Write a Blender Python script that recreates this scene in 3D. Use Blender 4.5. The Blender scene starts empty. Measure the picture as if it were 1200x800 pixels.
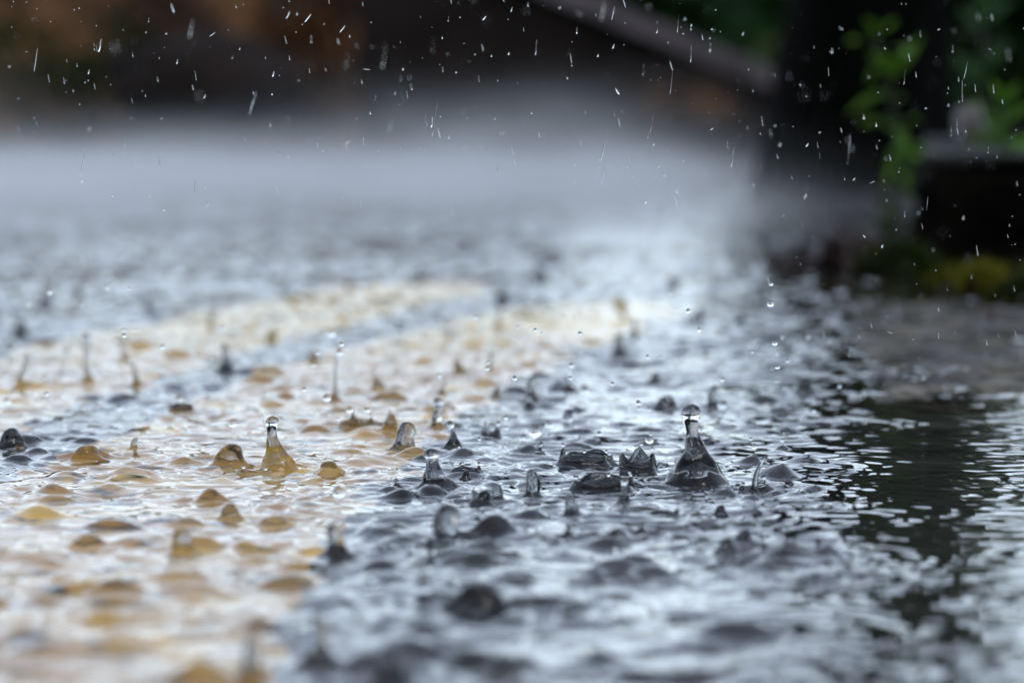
import bpy, bmesh, math, random
import numpy as np
from mathutils import Vector, Matrix, noise

random.seed(7)
rng = np.random.default_rng(7)
R_ = math.radians
scene = bpy.context.scene
COL = scene.collection

# ------------------------------------------------------------------ camera model (photo is 1200 x 800)
CAM_H = 0.153
F_PX = 5709.0
PITCH = math.atan(300.0 / F_PX)
FOCUS = 1.93

def ray(px, py):
    v = Vector(((px - 600) / F_PX, 1.0, -(py - 400) / F_PX))
    c, s = math.cos(-PITCH), math.sin(-PITCH)
    return Vector((v.x, v.y * c - v.z * s, v.y * s + v.z * c))

def on_ground(px, py, z=0.0):
    d = ray(px, py)
    t = (z - CAM_H) / d.z
    return d.x * t, d.y * t

def at_depth(px, py, Y):
    d = ray(px, py)
    t = Y / d.y
    return Vector((d.x * t, Y, CAM_H + d.z * t))

# ------------------------------------------------------------------ object helpers
def link(o):
    COL.objects.link(o)
    return o

def tag(o, label=None, cat=None, group=None, kind=None):
    if label: o['label'] = label
    if cat: o['category'] = cat
    if group: o['group'] = group
    if kind: o['kind'] = kind
    return o

def empty(name, loc=(0, 0, 0)):
    o = bpy.data.objects.new(name, None)
    o.empty_display_size = 0.02
    o.location = loc
    return link(o)

def mesh_obj(name, verts, faces, mat, parent=None, loc=(0, 0, 0), smooth=True):
    me = bpy.data.meshes.new(name)
    me.from_pydata([tuple(v) for v in verts], [], faces)
    if smooth:
        me.polygons.foreach_set('use_smooth', [True] * len(me.polygons))
    me.update()
    me.materials.append(mat)
    o = bpy.data.objects.new(name, me)
    o.location = loc
    link(o)
    if parent: o.parent = parent
    return o

def np_mesh(name, V, F, mat):
    """V (n,3) float, F (m,4) int quads"""
    me = bpy.data.meshes.new(name)
    me.vertices.add(len(V)); me.vertices.foreach_set('co', V.astype(np.float32).ravel())
    me.loops.add(F.size); me.loops.foreach_set('vertex_index', F.astype(np.int32).ravel())
    me.polygons.add(len(F))
    me.polygons.foreach_set('loop_start', np.arange(0, F.size, 4, dtype=np.int32))
    me.polygons.foreach_set('loop_total', np.full(len(F), 4, dtype=np.int32))
    me.polygons.foreach_set('use_smooth', np.ones(len(F), dtype=bool))
    me.update(calc_edges=True); me.validate()
    me.materials.append(mat)
    return link(bpy.data.objects.new(name, me))

# ------------------------------------------------------------------ materials
def new_mat(name):
    m = bpy.data.materials.new(name); m.use_nodes = True
    nt = m.node_tree
    for n in list(nt.nodes): nt.nodes.remove(n)
    out = nt.nodes.new('ShaderNodeOutputMaterial')
    return m, nt, out

def ramp(nt, stops):
    r = nt.nodes.new('ShaderNodeValToRGB')
    e = r.color_ramp.elements
    while len(e) < len(stops): e.new(0.5)
    for el, (p, c) in zip(e, stops):
        el.position = p; el.color = (*c, 1)
    return r

def nse(nt, scale, detail=4, rough=0.55, dist=0.0, coord='Object', sc=None):
    tc = nt.nodes.new('ShaderNodeTexCoord')
    n = nt.nodes.new('ShaderNodeTexNoise')
    n.inputs['Scale'].default_value = scale
    n.inputs['Detail'].default_value = detail
    n.inputs['Roughness'].default_value = rough
    n.inputs['Distortion'].default_value = dist
    if sc:
        mp = nt.nodes.new('ShaderNodeMapping'); mp.inputs['Scale'].default_value = sc
        nt.links.new(tc.outputs[coord], mp.inputs['Vector']); nt.links.new(mp.outputs[0], n.inputs['Vector'])
    else:
        nt.links.new(tc.outputs[coord], n.inputs['Vector'])
    return n

def surf_mat(name, stops, scale, rough=0.5, bump=0.3, bump_scale=None, bump_dist=0.002, spec=0.5, detail=5, sc=None, rough_var=None):
    m, nt, out = new_mat(name)
    b = nt.nodes.new('ShaderNodeBsdfPrincipled')
    n = nse(nt, scale, detail, 0.6, 0.3, sc=sc)
    r = ramp(nt, stops)
    nt.links.new(n.outputs['Fac'], r.inputs['Fac'])
    nt.links.new(r.outputs['Color'], b.inputs['Base Color'])
    b.inputs['Roughness'].default_value = rough
    b.inputs['Specular IOR Level'].default_value = spec
    if rough_var:
        mr = nt.nodes.new('ShaderNodeMapRange')
        mr.inputs['From Min'].default_value = 0.35; mr.inputs['From Max'].default_value = 0.65
        mr.inputs['To Min'].default_value = rough_var[0]; mr.inputs['To Max'].default_value = rough_var[1]
        n3 = nse(nt, scale * 1.7, 3)
        nt.links.new(n3.outputs['Fac'], mr.inputs['Value']); nt.links.new(mr.outputs[0], b.inputs['Roughness'])
    if bump:
        n2 = nse(nt, bump_scale or scale * 4, 5)
        bp = nt.nodes.new('ShaderNodeBump')
        bp.inputs['Strength'].default_value = bump; bp.inputs['Distance'].default_value = bump_dist
        nt.links.new(n2.outputs['Fac'], bp.inputs['Height']); nt.links.new(bp.outputs[0], b.inputs['Normal'])
    nt.links.new(b.outputs[0], out.inputs['Surface'])
    return m

def leaf_mat(name, c1, c2, scale=30, trans=0.3):
    m, nt, out = new_mat(name)
    b = nt.nodes.new('ShaderNodeBsdfPrincipled')
    n = nse(nt, scale, 3)
    r = ramp(nt, [(0.35, c1), (0.65, c2)])
    nt.links.new(n.outputs['Fac'], r.inputs['Fac'])
    nt.links.new(r.outputs['Color'], b.inputs['Base Color'])
    b.inputs['Roughness'].default_value = 0.45; b.inputs['Specular IOR Level'].default_value = 0.15
    t = nt.nodes.new('ShaderNodeBsdfTranslucent')
    nt.links.new(r.outputs['Color'], t.inputs['Color'])
    mx = nt.nodes.new('ShaderNodeMixShader'); mx.inputs[0].default_value = trans
    nt.links.new(b.outputs[0], mx.inputs[1]); nt.links.new(t.outputs[0], mx.inputs[2])
    nt.links.new(mx.outputs[0], out.inputs['Surface'])
    return m

def glass_mat(name, lo=(0.97, 0.985, 0.98), hi=(1, 1, 1)):
    m, nt, out = new_mat(name)
    g = nt.nodes.new('ShaderNodeBsdfGlass')
    g.inputs['IOR'].default_value = 1.333; g.inputs['Roughness'].default_value = 0.0
    n = nse(nt, 40, 2)
    r = ramp(nt, [(0.3, lo), (0.7, hi)])
    nt.links.new(n.outputs['Fac'], r.inputs['Fac']); nt.links.new(r.outputs[0], g.inputs['Color'])
    nt.links.new(g.outputs[0], out.inputs['Surface'])
    return m

M_WATER = glass_mat('rain_water')
M_DARKSPLASH = glass_mat('darkened_splash_water', (0.72, 0.73, 0.74), (0.88, 0.88, 0.88))  # tint puts the darkness refracted by the splashes into the glass colour

def asphalt_mat():
    m, nt, out = new_mat('wet_asphalt')
    b = nt.nodes.new('ShaderNodeBsdfPrincipled')
    n1 = nse(nt, 3.0, 5); r1 = ramp(nt, [(0.3, (0.014, 0.014, 0.017)), (0.7, (0.036, 0.035, 0.037))])
    nt.links.new(n1.outputs['Fac'], r1.inputs['Fac'])
    tc = nt.nodes.new('ShaderNodeTexCoord')
    v = nt.nodes.new('ShaderNodeTexVoronoi'); v.inputs['Scale'].default_value = 180
    nt.links.new(tc.outputs['Object'], v.inputs['Vector'])
    r2 = ramp(nt, [(0.0, (0.5, 0.5, 0.5)), (1.0, (1.9, 1.8, 1.7))])
    nt.links.new(v.outputs['Color'], r2.inputs['Fac'])
    mx = nt.nodes.new('ShaderNodeMix'); mx.data_type = 'RGBA'; mx.blend_type = 'MULTIPLY'; mx.inputs['Factor'].default_value = 1
    nt.links.new(r1.outputs[0], mx.inputs['A']); nt.links.new(r2.outputs[0], mx.inputs['B'])
    nt.links.new(mx.outputs['Result'], b.inputs['Base Color'])
    b.inputs['Roughness'].default_value = 0.7; b.inputs['Specular IOR Level'].default_value = 0.05
    bp = nt.nodes.new('ShaderNodeBump'); bp.inputs['Strength'].default_value = 0.6; bp.inputs['Distance'].default_value = 0.002
    bp.invert = True
    nt.links.new(v.outputs['Distance'], bp.inputs['Height']); nt.links.new(bp.outputs[0], b.inputs['Normal'])
    nt.links.new(b.outputs[0], out.inputs['Surface'])
    return m

def paint_mat():
    m, nt, out = new_mat('worn_yellow_paint')
    b = nt.nodes.new('ShaderNodeBsdfPrincipled')
    n1 = nse(nt, 14, 5)
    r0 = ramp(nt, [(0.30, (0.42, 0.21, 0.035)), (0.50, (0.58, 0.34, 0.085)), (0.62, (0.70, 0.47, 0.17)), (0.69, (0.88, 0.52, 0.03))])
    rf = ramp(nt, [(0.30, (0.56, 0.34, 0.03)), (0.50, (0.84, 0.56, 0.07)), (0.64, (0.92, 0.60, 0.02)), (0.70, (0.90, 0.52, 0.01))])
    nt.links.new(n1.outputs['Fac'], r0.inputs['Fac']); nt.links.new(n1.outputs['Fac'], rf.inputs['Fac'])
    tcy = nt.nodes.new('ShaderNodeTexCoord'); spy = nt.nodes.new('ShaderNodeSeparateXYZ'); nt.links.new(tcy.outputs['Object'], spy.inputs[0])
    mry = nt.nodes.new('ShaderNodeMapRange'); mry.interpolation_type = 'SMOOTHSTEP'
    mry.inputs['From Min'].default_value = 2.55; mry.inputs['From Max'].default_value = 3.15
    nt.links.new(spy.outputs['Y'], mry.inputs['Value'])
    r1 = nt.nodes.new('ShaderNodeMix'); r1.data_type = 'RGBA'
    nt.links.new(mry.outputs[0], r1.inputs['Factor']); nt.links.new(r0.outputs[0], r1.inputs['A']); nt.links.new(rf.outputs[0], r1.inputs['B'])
    n2 = nse(nt, 55, 6, 0.65); r2 = ramp(nt, [(0.36, (1, 1, 1)), (0.48, (0, 0, 0))])
    nt.links.new(n2.outputs['Fac'], r2.inputs['Fac'])
    mx = nt.nodes.new('ShaderNodeMix'); mx.data_type = 'RGBA'
    nt.links.new(r2.outputs[0], mx.inputs['Factor']); nt.links.new(r1.outputs['Result'], mx.inputs['A'])
    mx.inputs['B'].default_value = (0.05, 0.03, 0.012, 1)
    nt.links.new(mx.outputs['Result'], b.inputs['Base Color'])
    b.inputs['Roughness'].default_value = 0.6; b.inputs['Specular IOR Level'].default_value = 0.08
    bp = nt.nodes.new('ShaderNodeBump'); bp.inputs['Strength'].default_value = 0.3; bp.inputs['Distance'].default_value = 0.001
    nt.links.new(n2.outputs['Fac'], bp.inputs['Height']); nt.links.new(bp.outputs[0], b.inputs['Normal'])
    nt.links.new(b.outputs[0], out.inputs['Surface'])
    return m

M_ASPHALT = asphalt_mat()
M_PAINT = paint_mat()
M_BANK = surf_mat('wet_earth', [(0.34, (0.006, 0.0045, 0.0038)), (0.50, (0.034, 0.022, 0.016)), (0.66, (0.14, 0.075, 0.036))], 4.2, 0.9, 0.6, 30, 0.01, 0.03)
M_SOIL = surf_mat('dark_soil', [(0.3, (0.004, 0.0034, 0.0028)), (0.7, (0.014, 0.011, 0.008))], 6, 0.85, 0.6, 40, 0.01, 0.2)
M_CONC = surf_mat('wet_concrete', [(0.3, (0.008, 0.007, 0.007)), (0.7, (0.036, 0.027, 0.025))], 4, 0.8, 0.4, 30, 0.004, 0.05)
M_COPING = surf_mat('pale_concrete', [(0.3, (0.11, 0.095, 0.105)), (0.7, (0.27, 0.24, 0.255))], 6, 0.7, 0.4, 40, 0.004, 0.12)
M_BARK = surf_mat('wet_bark_shaded_black', [(0.3, (0.0008, 0.001, 0.001)), (0.7, (0.004, 0.0044, 0.004))], 14, 0.9, 1.0, 40, 0.01, 0.02, sc=(1, 1, 0.2))  # near-black colour carries the shade of the overhanging canopy
M_KERB = surf_mat('wet_black_stone', [(0.3, (0.0012, 0.0012, 0.0011)), (0.7, (0.008, 0.0072, 0.0055))], 14, 0.9, 0.7, 60, 0.004, 0.02)
M_KERBTOP = surf_mat('lichen_stone', [(0.3, (0.003, 0.004, 0.0025)), (0.6, (0.012, 0.014, 0.012)), (0.75, (0.010, 0.018, 0.003))], 18, 0.8, 0.5, 60, 0.003, 0.12)
M_SLAB = surf_mat('wet_brown_slab', [(0.32, (0.008, 0.007, 0.005)), (0.50, (0.04, 0.035, 0.024)), (0.66, (0.14, 0.12, 0.085))], 17, 0.3, 0.8, 130, 0.003, 0.12, rough_var=(0.4, 0.8))
M_DEADLEAF = leaf_mat('dead_leaf', (0.012, 0.006, 0.004), (0.05, 0.024, 0.014), 30, 0.15)
M_BRACKEN = leaf_mat('brown_bracken', (0.06, 0.025, 0.009), (0.15, 0.065, 0.02), 12, 0.2)
M_GREEN = leaf_mat('fresh_green_leaf', (0.026, 0.085, 0.005), (0.10, 0.22, 0.012), 30, 0.35)
M_DARKGREEN = leaf_mat('dark_green_leaf', (0.010, 0.036, 0.010), (0.035, 0.10, 0.022), 12, 0.25)
M_OLIVE = leaf_mat('olive_leaf', (0.010, 0.018, 0.002), (0.03, 0.05, 0.004), 30, 0.3)
M_MOSS = leaf_mat('yellow_moss', (0.07, 0.076, 0.006), (0.22, 0.20, 0.014), 40, 0.3)
M_MOSSRED = leaf_mat('rusty_moss', (0.05, 0.025, 0.006), (0.12, 0.06, 0.01), 40, 0.2)
M_STEM = surf_mat('green_stem', [(0.3, (0.012, 0.02, 0.006)), (0.7, (0.03, 0.05, 0.012))], 40, 0.5, 0.2)
M_PEBBLE = surf_mat('pale_pebble', [(0.3, (0.07, 0.06, 0.06)), (0.7, (0.13, 0.12, 0.115))], 30, 0.5, 0.3)

# ------------------------------------------------------------------ road, paint
ROAD_Z = -0.012

def grid_sheet(name, x0, x1, y0, y1, nx, ny, zf, mat):
    xs = np.linspace(x0, x1, nx); ys = np.linspace(y0, y1, ny)
    X, Y = np.meshgrid(xs, ys)
    Z = zf(X, Y)
    V = np.stack([X, Y, Z], -1).reshape(-1, 3)
    i = np.arange(ny - 1)[:, None] * nx + np.arange(nx - 1)[None, :]
    F = np.stack([i, i + 1, i + nx + 1, i + nx], -1).reshape(-1, 4)
    return np_mesh(name, V, F, mat)

tag(grid_sheet('road', -14, 14, -8, 14.5, 15, 15, lambda X, Y: np.full_like(X, ROAD_Z), M_ASPHALT),
    'black wet asphalt under a sheet of rain water', kind='structure')
tag(grid_sheet('ground', -200, 200, -120, 400, 9, 9, lambda X, Y: np.full_like(X, ROAD_Z - 0.03), M_SOIL),
    'dark soil stretching to the horizon', kind='structure')

M_GUTTERLIFT = surf_mat('grey_green_lift', [(0.3, (0.040, 0.044, 0.034)), (0.7, (0.085, 0.088, 0.068))], 12, 0.9, 0.4, 90, 0.002, 0.05)  # for a sheet added under the gutter water to lift its black reflection
def lift_z(X, Y):
    d = X - (0.083 + (Y - 1.25) * 0.0515)
    t = np.clip((d + 0.01) / 0.05, 0, 1)
    return ROAD_Z - 0.003 + 0.0075 * t * t * (3 - 2 * t)
tag(grid_sheet('gutter_lift_sheet', 0.0, 1.2, 0.2, 2.3, 240, 120, lift_z, M_GUTTERLIFT), 'grey green sheet added under the gutter water to lighten its dark reflection', kind='structure')

def edge_x(y):
    y = np.minimum(y, 4.5)
    return 0.0395 * y * y - 0.0926 * y - 0.0139

def paint_line(name, off0, off1, y0, y1, seed):
    r = np.random.default_rng(seed)
    n = 420; k = 9
    ys = np.linspace(y0, y1, n)
    def jag(a):
        z = np.convolve(r.normal(size=n + 20), np.ones(5) / 5, 'same')[10:10 + n]
        w = np.convolve(r.normal(size=n + 80), np.ones(40) / 40, 'same')[40:40 + n]
        return a * z + 2.5 * a * w
    e0 = edge_x(ys) + off0 + jag(0.011); e1 = edge_x(ys) + off1 + jag(0.011)
    taper = np.clip((y1 - ys) / 0.18, 0, 1) ** 0.5
    c = (e0 + e1) / 2
    e0 = c + (e0 - c) * taper; e1 = c + (e1 - c) * taper
    V = []
    for i in range(n):
        for j in range(k):
            t = j / (k - 1)
            V.append((e0[i] * (1 - t) + e1[i] * t, ys[i], ROAD_Z + 0.004))
    F = [(i * k + j, i * k + j + 1, (i + 1) * k + j + 1, (i + 1) * k + j) for i in range(n - 1) for j in range(k - 1)]
    return mesh_obj(name, V, F, M_PAINT)

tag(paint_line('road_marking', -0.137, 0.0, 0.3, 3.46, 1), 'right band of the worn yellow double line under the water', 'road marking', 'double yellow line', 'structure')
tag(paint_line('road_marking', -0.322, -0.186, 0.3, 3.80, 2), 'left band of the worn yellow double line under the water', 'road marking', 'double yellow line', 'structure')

# ------------------------------------------------------------------ water surface
def spec_tile(N, L, lam_lo, lam_hi, peak, aniso=None, seed=0):
    r = np.random.default_rng(seed)
    k = np.fft.fftfreq(N, L / N)
    KX, KY = np.meshgrid(k, k)
    K = np.hypot(KX, KY) + 1e-9
    lam = 1 / K
    amp = np.exp(-((np.log(lam / peak)) ** 2) / (2 * 0.55 ** 2)) / K
    amp[(lam < lam_lo) | (lam > lam_hi)] = 0
    if aniso is not None:
        ax, ay, p = aniso
        cosv = np.abs(KX * ax + KY * ay) / K
        amp = amp * (0.12 + cosv ** p)
    ph = r.normal(size=(N, N)) + 1j * r.normal(size=(N, N))
    h = np.real(np.fft.ifft2(amp * ph))
    sx = np.diff(h, axis=1).std() / (L / N); sy = np.diff(h, axis=0).std() / (L / N)
    h /= math.hypot(sx, sy) / math.sqrt(2)       # rms slope per axis = 1
    return h, L

def sample(tile, X, Y, ang=0.0, ox=0.0, oy=0.0):
    h, L = tile; N = h.shape[0]
    c, s = math.cos(ang), math.sin(ang)
    u = ((X * c - Y * s + ox) / L * N); v = ((X * s + Y * c + oy) / L * N)
    iu = np.floor(u).astype(np.int64); iv = np.floor(v).astype(np.int64)
    fu = u - iu; fv = v - iv
    fu = fu * fu * (3 - 2 * fu) * 0.35 + fu * 0.65; fv = fv * fv * (3 - 2 * fv) * 0.35 + fv * 0.65
    a = h[iv % N, iu % N]; b = h[iv % N, (iu + 1) % N]; c2 = h[(iv + 1) % N, iu % N]; d = h[(iv + 1) % N, (iu + 1) % N]
    return (a * (1 - fu) + b * fu) * (1 - fv) + (c2 * (1 - fu) + d * fu) * fv

T_MED = spec_tile(1024, 1.31, 0.010, 0.14, 0.030, seed=11)
T_FINE = spec_tile(1024, 0.83, 0.005, 0.03, 0.012, seed=12)
T_LOW = spec_tile(512, 3.1, 0.15, 1.5, 0.5, seed=15)
T_GUT = spec_tile(1024, 1.07, 0.006, 0.07, 0.019, aniso=(0.25, 0.97, 3), seed=13)

u_in = np.linspace(-0.118, 0.118, 720)
u_side = 0.118 + np.cumsum(0.0006 * 1.14 ** np.arange(1, 45))
u_side = u_side[u_side < 1.6]
US = np.concatenate([-u_side[::-1], u_in, u_side])
YS = np.concatenate([np.arange(0.35, 1.0, 0.006), np.arange(1.0, 3.2, 0.002), np.arange(3.2, 6.0, 0.005), np.arange(6.0, 12.6, 0.010)])
GX = US[None, :] * YS[:, None]
GY = np.repeat(YS[:, None], len(US), 1)

def smooth(a, b, x):
    t = np.clip((x - a) / (b - a), 0, 1)
    return t * t * (3 - 2 * t)

def gutter_mask(X, Y):
    line = 0.083 + (Y - 1.25) * 0.0515 + 0.004 * np.sin(Y * 9)
    return smooth(-0.006, 0.022, X - line) * (1 - smooth(2.15, 2.65, Y))

G = gutter_mask(GX, GY)
med = sample(T_MED, GX, GY, 0.3)
sd = med.std()
med = med + 0.28 * med * med / sd - 0.28 * sd
patch = 0.78 + 0.62 * smooth(-0.8, 1.4, sample(T_LOW, GX, GY, 0.5) / T_LOW[0].std())
H = med * patch * 0.051 * (1 - 0.86 * G) + sample(T_FINE, GX, GY, 0.9) * 0.024 * (1 - G)
H += sample(T_GUT, GX, GY, 0.12) * 0.034 * G
H += sample(T_FINE, GX, GY, 1.9) * 0.004 * G

def add_local(cx, cy, rad, fn):
    r0, r1 = np.searchsorted(YS, [cy - rad, cy + rad])
    if r1 <= r0: return
    ylo = max(cy - rad, 0.3)
    us = [(cx - rad) / ylo, (cx - rad) / (cy + rad), (cx + rad) / ylo, (cx + rad) / (cy + rad)]
    c0, c1 = np.searchsorted(US, [min(us), max(us)])
    if c1 <= c0: return
    x = GX[r0:r1, c0:c1] - cx; y = GY[r0:r1, c0:c1] - cy
    H[r0:r1, c0:c1] += fn(x, y)

def bump(cx, cy, hgt, rx, ry=None, rot=0.0, p=1.0):
    ry = ry or rx
    c, s = math.cos(rot), math.sin(rot)
    def fn(x, y):
        u = (x * c + y * s) / rx; v = (-x * s + y * c) / ry
        q = u * u + v * v
        return hgt * np.exp(-q ** p)
    add_local(cx, cy, 2.6 * max(rx, ry), fn)

def ring(cx, cy, rad, amp, lam, width):
    def fn(x, y):
        d = np.hypot(x, y) - rad
        return amp * np.cos(2 * np.pi * d / lam) * np.exp(-(d / width) ** 2)
    add_local(cx, cy, rad + 2.5 * width, fn)

fr = random.Random(31)
def scatter(n, y0, y1, pw=1.0):
    out = []
    for _ in range(n):
        t = fr.random()
        y = y0 * (y1 / y0) ** (t ** pw)
        x = fr.uniform(-0.14, 0.14) * y
        out.append((x, y))
    return out

for (x, y) in scatter(420, 1.0, 5.5):
    g = float(gutter_mask(np.array(x), np.array(y)))
    if g > 0.5 and fr.random() < 0.75: continue
    rad = fr.uniform(0.008, 0.045)
    ring(x, y, rad, fr.uniform(0.0001, 0.0004) * (1 - 0.5 * g), fr.uniform(0.009, 0.016), fr.uniform(0.007, 0.014))
for (x, y) in scatter(330, 1.0, 6.5):
    g = float(gutter_mask(np.array(x), np.array(y)))
    if g > 0.4: continue
    r = fr.uniform(0.003, 0.0085)
    bump(x, y, r * fr.uniform(0.25, 0.60), r, r * fr.uniform(0.8, 1.5), fr.uniform(0, 3.1), fr.choice([1.0, 1.3]))
for (x, y) in scatter(260, 1.0, 6.0):
    g = float(gutter_mask(np.array(x), np.array(y)))
    if g > 0.4: continue
    r = fr.uniform(0.005, 0.012)
    bump(x, y, -r * fr.uniform(0.15, 0.30), r)

# low domes and swells the photo shows in focus: px, py(base), half width px, height px
for (px, py, hw, hp) in [(385, 553, 19, 13), (105, 536, 26, 15), (30, 520, 26, 14), (440, 512, 46, 14), (690, 545, 44, 12), (715, 572, 50, 16),
                         (745, 615, 70, 13), (820, 618, 40, 9), (620, 606, 42, 12), (540, 560, 26, 8), (600, 560, 60, 9), (230, 645, 42, 22), (920, 662, 40, 9),
                         (452, 470, 28, 14), (205, 420, 24, 12), (45, 405, 26, 12), (300, 440, 40, 12), (40, 660, 50, 16), (90, 690, 40, 14),
                         (700, 735, 60, 12), (330, 690, 40, 14), (150, 640, 34, 12), (430, 545, 50, 10), (220, 640, 20, 12), (650, 470, 20, 8), (150, 560, 40, 12),
                         (250, 590, 34, 10), (60, 590, 34, 12), (640, 720, 40, 12), (880, 588, 17, 10), (440, 790, 60, 34), (130, 765, 60, 22), (40, 770, 60, 20)]:
    x, y = on_ground(px, py)
    s = y / F_PX
    bump(x, y + hw * s * 0.7, hp * s * 0.75, hw * s * 0.75, hw * s * 0.75, 0, 1.5)

# the slab by the gutter damps the waves beneath it
H *= 1 - 0.0 * G

def h_at(x, y):
    x = np.asarray(x, float); y = np.asarray(y, float)
    r = np.clip(np.searchsorted(YS, y) - 1, 0, len(YS) - 2)
    u = x / y
    c = np.clip(np.searchsorted(US, u) - 1, 0, len(US) - 2)
    fr_ = np.clip((y - YS[r]) / (YS[r + 1] - YS[r]), 0, 1); fc = np.clip((u - US[c]) / (US[c + 1] - US[c]), 0, 1)
    return (H[r, c] * (1 - fc) + H[r, c + 1] * fc) * (1 - fr_) + (H[r + 1, c] * (1 - fc) + H[r + 1, c + 1] * fc) * fr_

HOLES = []
SPECS = []
def column(*a, **k): SPECS.append((build_column, a, k))
def crown(*a, **k): SPECS.append((build_crown, a, k))

# ------------------------------------------------------------------ splash columns
def smooth_noise_ring(n, amp, rnd, kmax=5):
    th = np.linspace(0, 2 * np.pi, n, endpoint=False)
    o = np.zeros(n)
    for k in range(2, kmax + 1):
        o += rnd.uniform(-1, 1) * np.cos(k * th + rnd.uniform(0, 6.3)) / k
    return amp * o

def interp_profile(pts, n):
    """Catmull-Rom through (r, z) points"""
    P = [Vector((p[0], p[1])) for p in pts]
    P = [P[0] * 2 - P[1]] + P + [P[-1] * 2 - P[-2]]
    out = []
    segs = len(P) - 3
    for i in range(n):
        t = i / (n - 1) * segs
        k = min(int(t), segs - 1); f = t - k
        a, b, c, d = P[k:k + 4]
        out.append(0.5 * ((2 * b) + (c - a) * f + (2 * a - 5 * b + 4 * c - d) * f * f + (3 * b - a - 3 * c + d) * f ** 3))
    return out

def build_column(label, px, py, top, base, neck, head, lean=0.0, shape='head', group='water columns thrown up by raindrops', seed=0, cat='water splash'):
    """px,py: foot of the column in the photo; top: its top row; base / neck / head: half widths in photo pixels."""
    x0, y0 = on_ground(px, py)
    s = y0 / F_PX
    hgt = (py - top) * s
    b, nk, hd = base * s, neck * s, head * s
    rnd = random.Random(seed * 77 + int(px * 13 + py))
    if shape == 'head':
        zc = hgt - hd
        zn = zc - hd * 1.35
        pts = [(b, 0), (b * 0.62, zn * 0.10), (b * 0.40, zn * 0.30), (max(nk * 1.35, b * 0.22), zn * 0.62), (nk, zn), (hd * 0.82, zc - hd * 0.35), (hd, zc + hd * 0.05), (hd * 0.72, zc + hd * 0.70), (hd * 0.02, hgt)]
    elif shape == 'cone':
        zc = hgt - hd
        zn = zc - hd * 2.2
        pts = [(b, 0), (b * 0.85, zn * 0.17), (b * 0.62, zn * 0.43), (b * 0.42, zn * 0.66), (nk * 1.2, zn * 0.90), (nk, zn), (hd * 0.86, zc - hd * 0.7), (hd, zc + hd * 0.05), (hd * 0.74, zc + hd * 0.68), (hd * 0.02, hgt)]
    elif shape == 'stub':
        pts = [(b, 0), (b * 0.66, hgt * 0.12), (nk * 1.12, hgt * 0.34), (nk, hgt * 0.62), (nk * 0.92, hgt * 0.78), (nk * 0.76, hgt * 0.91), (nk * 0.42, hgt * 0.98), (nk * 0.02, hgt)]
    elif shape == 'mound':
        pts = [(b, 0), (b * 0.80, hgt * 0.20), (b * 0.58, hgt * 0.55), (b * 0.40, hgt * 0.84), (b * 0.18, hgt * 0.98), (b * 0.01, hgt)]
    else:  # thin
        pts = [(b, 0), (b * 0.45, hgt * 0.08), (nk * 1.3, hgt * 0.30), (nk, hgt * 0.62), (nk * 0.85, hgt * 0.85), (hd, hgt - hd), (hd * 0.7, hgt - hd * 0.3), (hd * 0.02, hgt)]
    prof = interp_profile(pts, 44)
    n = 40
    wob = smooth_noise_ring(n, 0.22, rnd)
    wob2 = smooth_noise_ring(n, 0.22, rnd)
    s3 = rnd.uniform(0, 50)
    bendx, bendy = lean * s, rnd.uniform(-0.3, 0.3) * hd
    V = []; ring_pts = []
    hc = float(h_at(x0, y0))
    th = np.linspace(0, 2 * np.pi, n, endpoint=False)
    for i, p in enumerate(prof):
        f = max(p.y, 0) / hgt
        rr = np.maximum(p.x, 1e-5) * (1 + wob * (1 - f) + wob2 * 0.5 * math.sin(f * 7 + 1))
        wave = 1 + 0.03 * math.sin(f * 6 + seed)
        dx = bendx * f ** 1.4 + 0.06 * hgt * math.sin(f * 5 + seed) * f; dy = bendy * f
        X = x0 + dx + rr * wave * np.cos(th); Y = y0 + dy + rr * wave * np.sin(th)
        if 0.04 < f < 0.97:
            for a in range(n):
                q = 0.21 * noise.noise((math.cos(th[a]) * 1.6, math.sin(th[a]) * 1.6, f * hgt * 210 + s3)) * min(1, (f - 0.04) * 8) * (1.0 if f < 0.6 else max(0.0, (0.8 - f) / 0.2))
                X[a] += q * rr[a] * math.cos(th[a]); Y[a] += q * rr[a] * math.sin(th[a])
        hh = h_at(X, Y)
        w = (1 - f) ** 2
        Z = p.y + hh * w + hc * (1 - w)
        if i == 0: Z = hh - 0.0006
        for a in range(n): V.append((X[a] - x0, Y[a] - y0, Z[a]))
    F = []
    m = len(prof)
    for i in range(m - 1):
        for a in range(n):
            F.append((i * n + a, i * n + (a + 1) % n, (i + 1) * n + (a + 1) % n, (i + 1) * n + a))
    F.append([(m - 1) * n + a for a in range(n)])
    o = mesh_obj('water_jet', V, F, M_DARKSPLASH, loc=(x0, y0, 0))
    tag(o, label, cat, group)
    HOLES.append((x0, y0, b * 0.97 - 0.0012))
    return o

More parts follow.
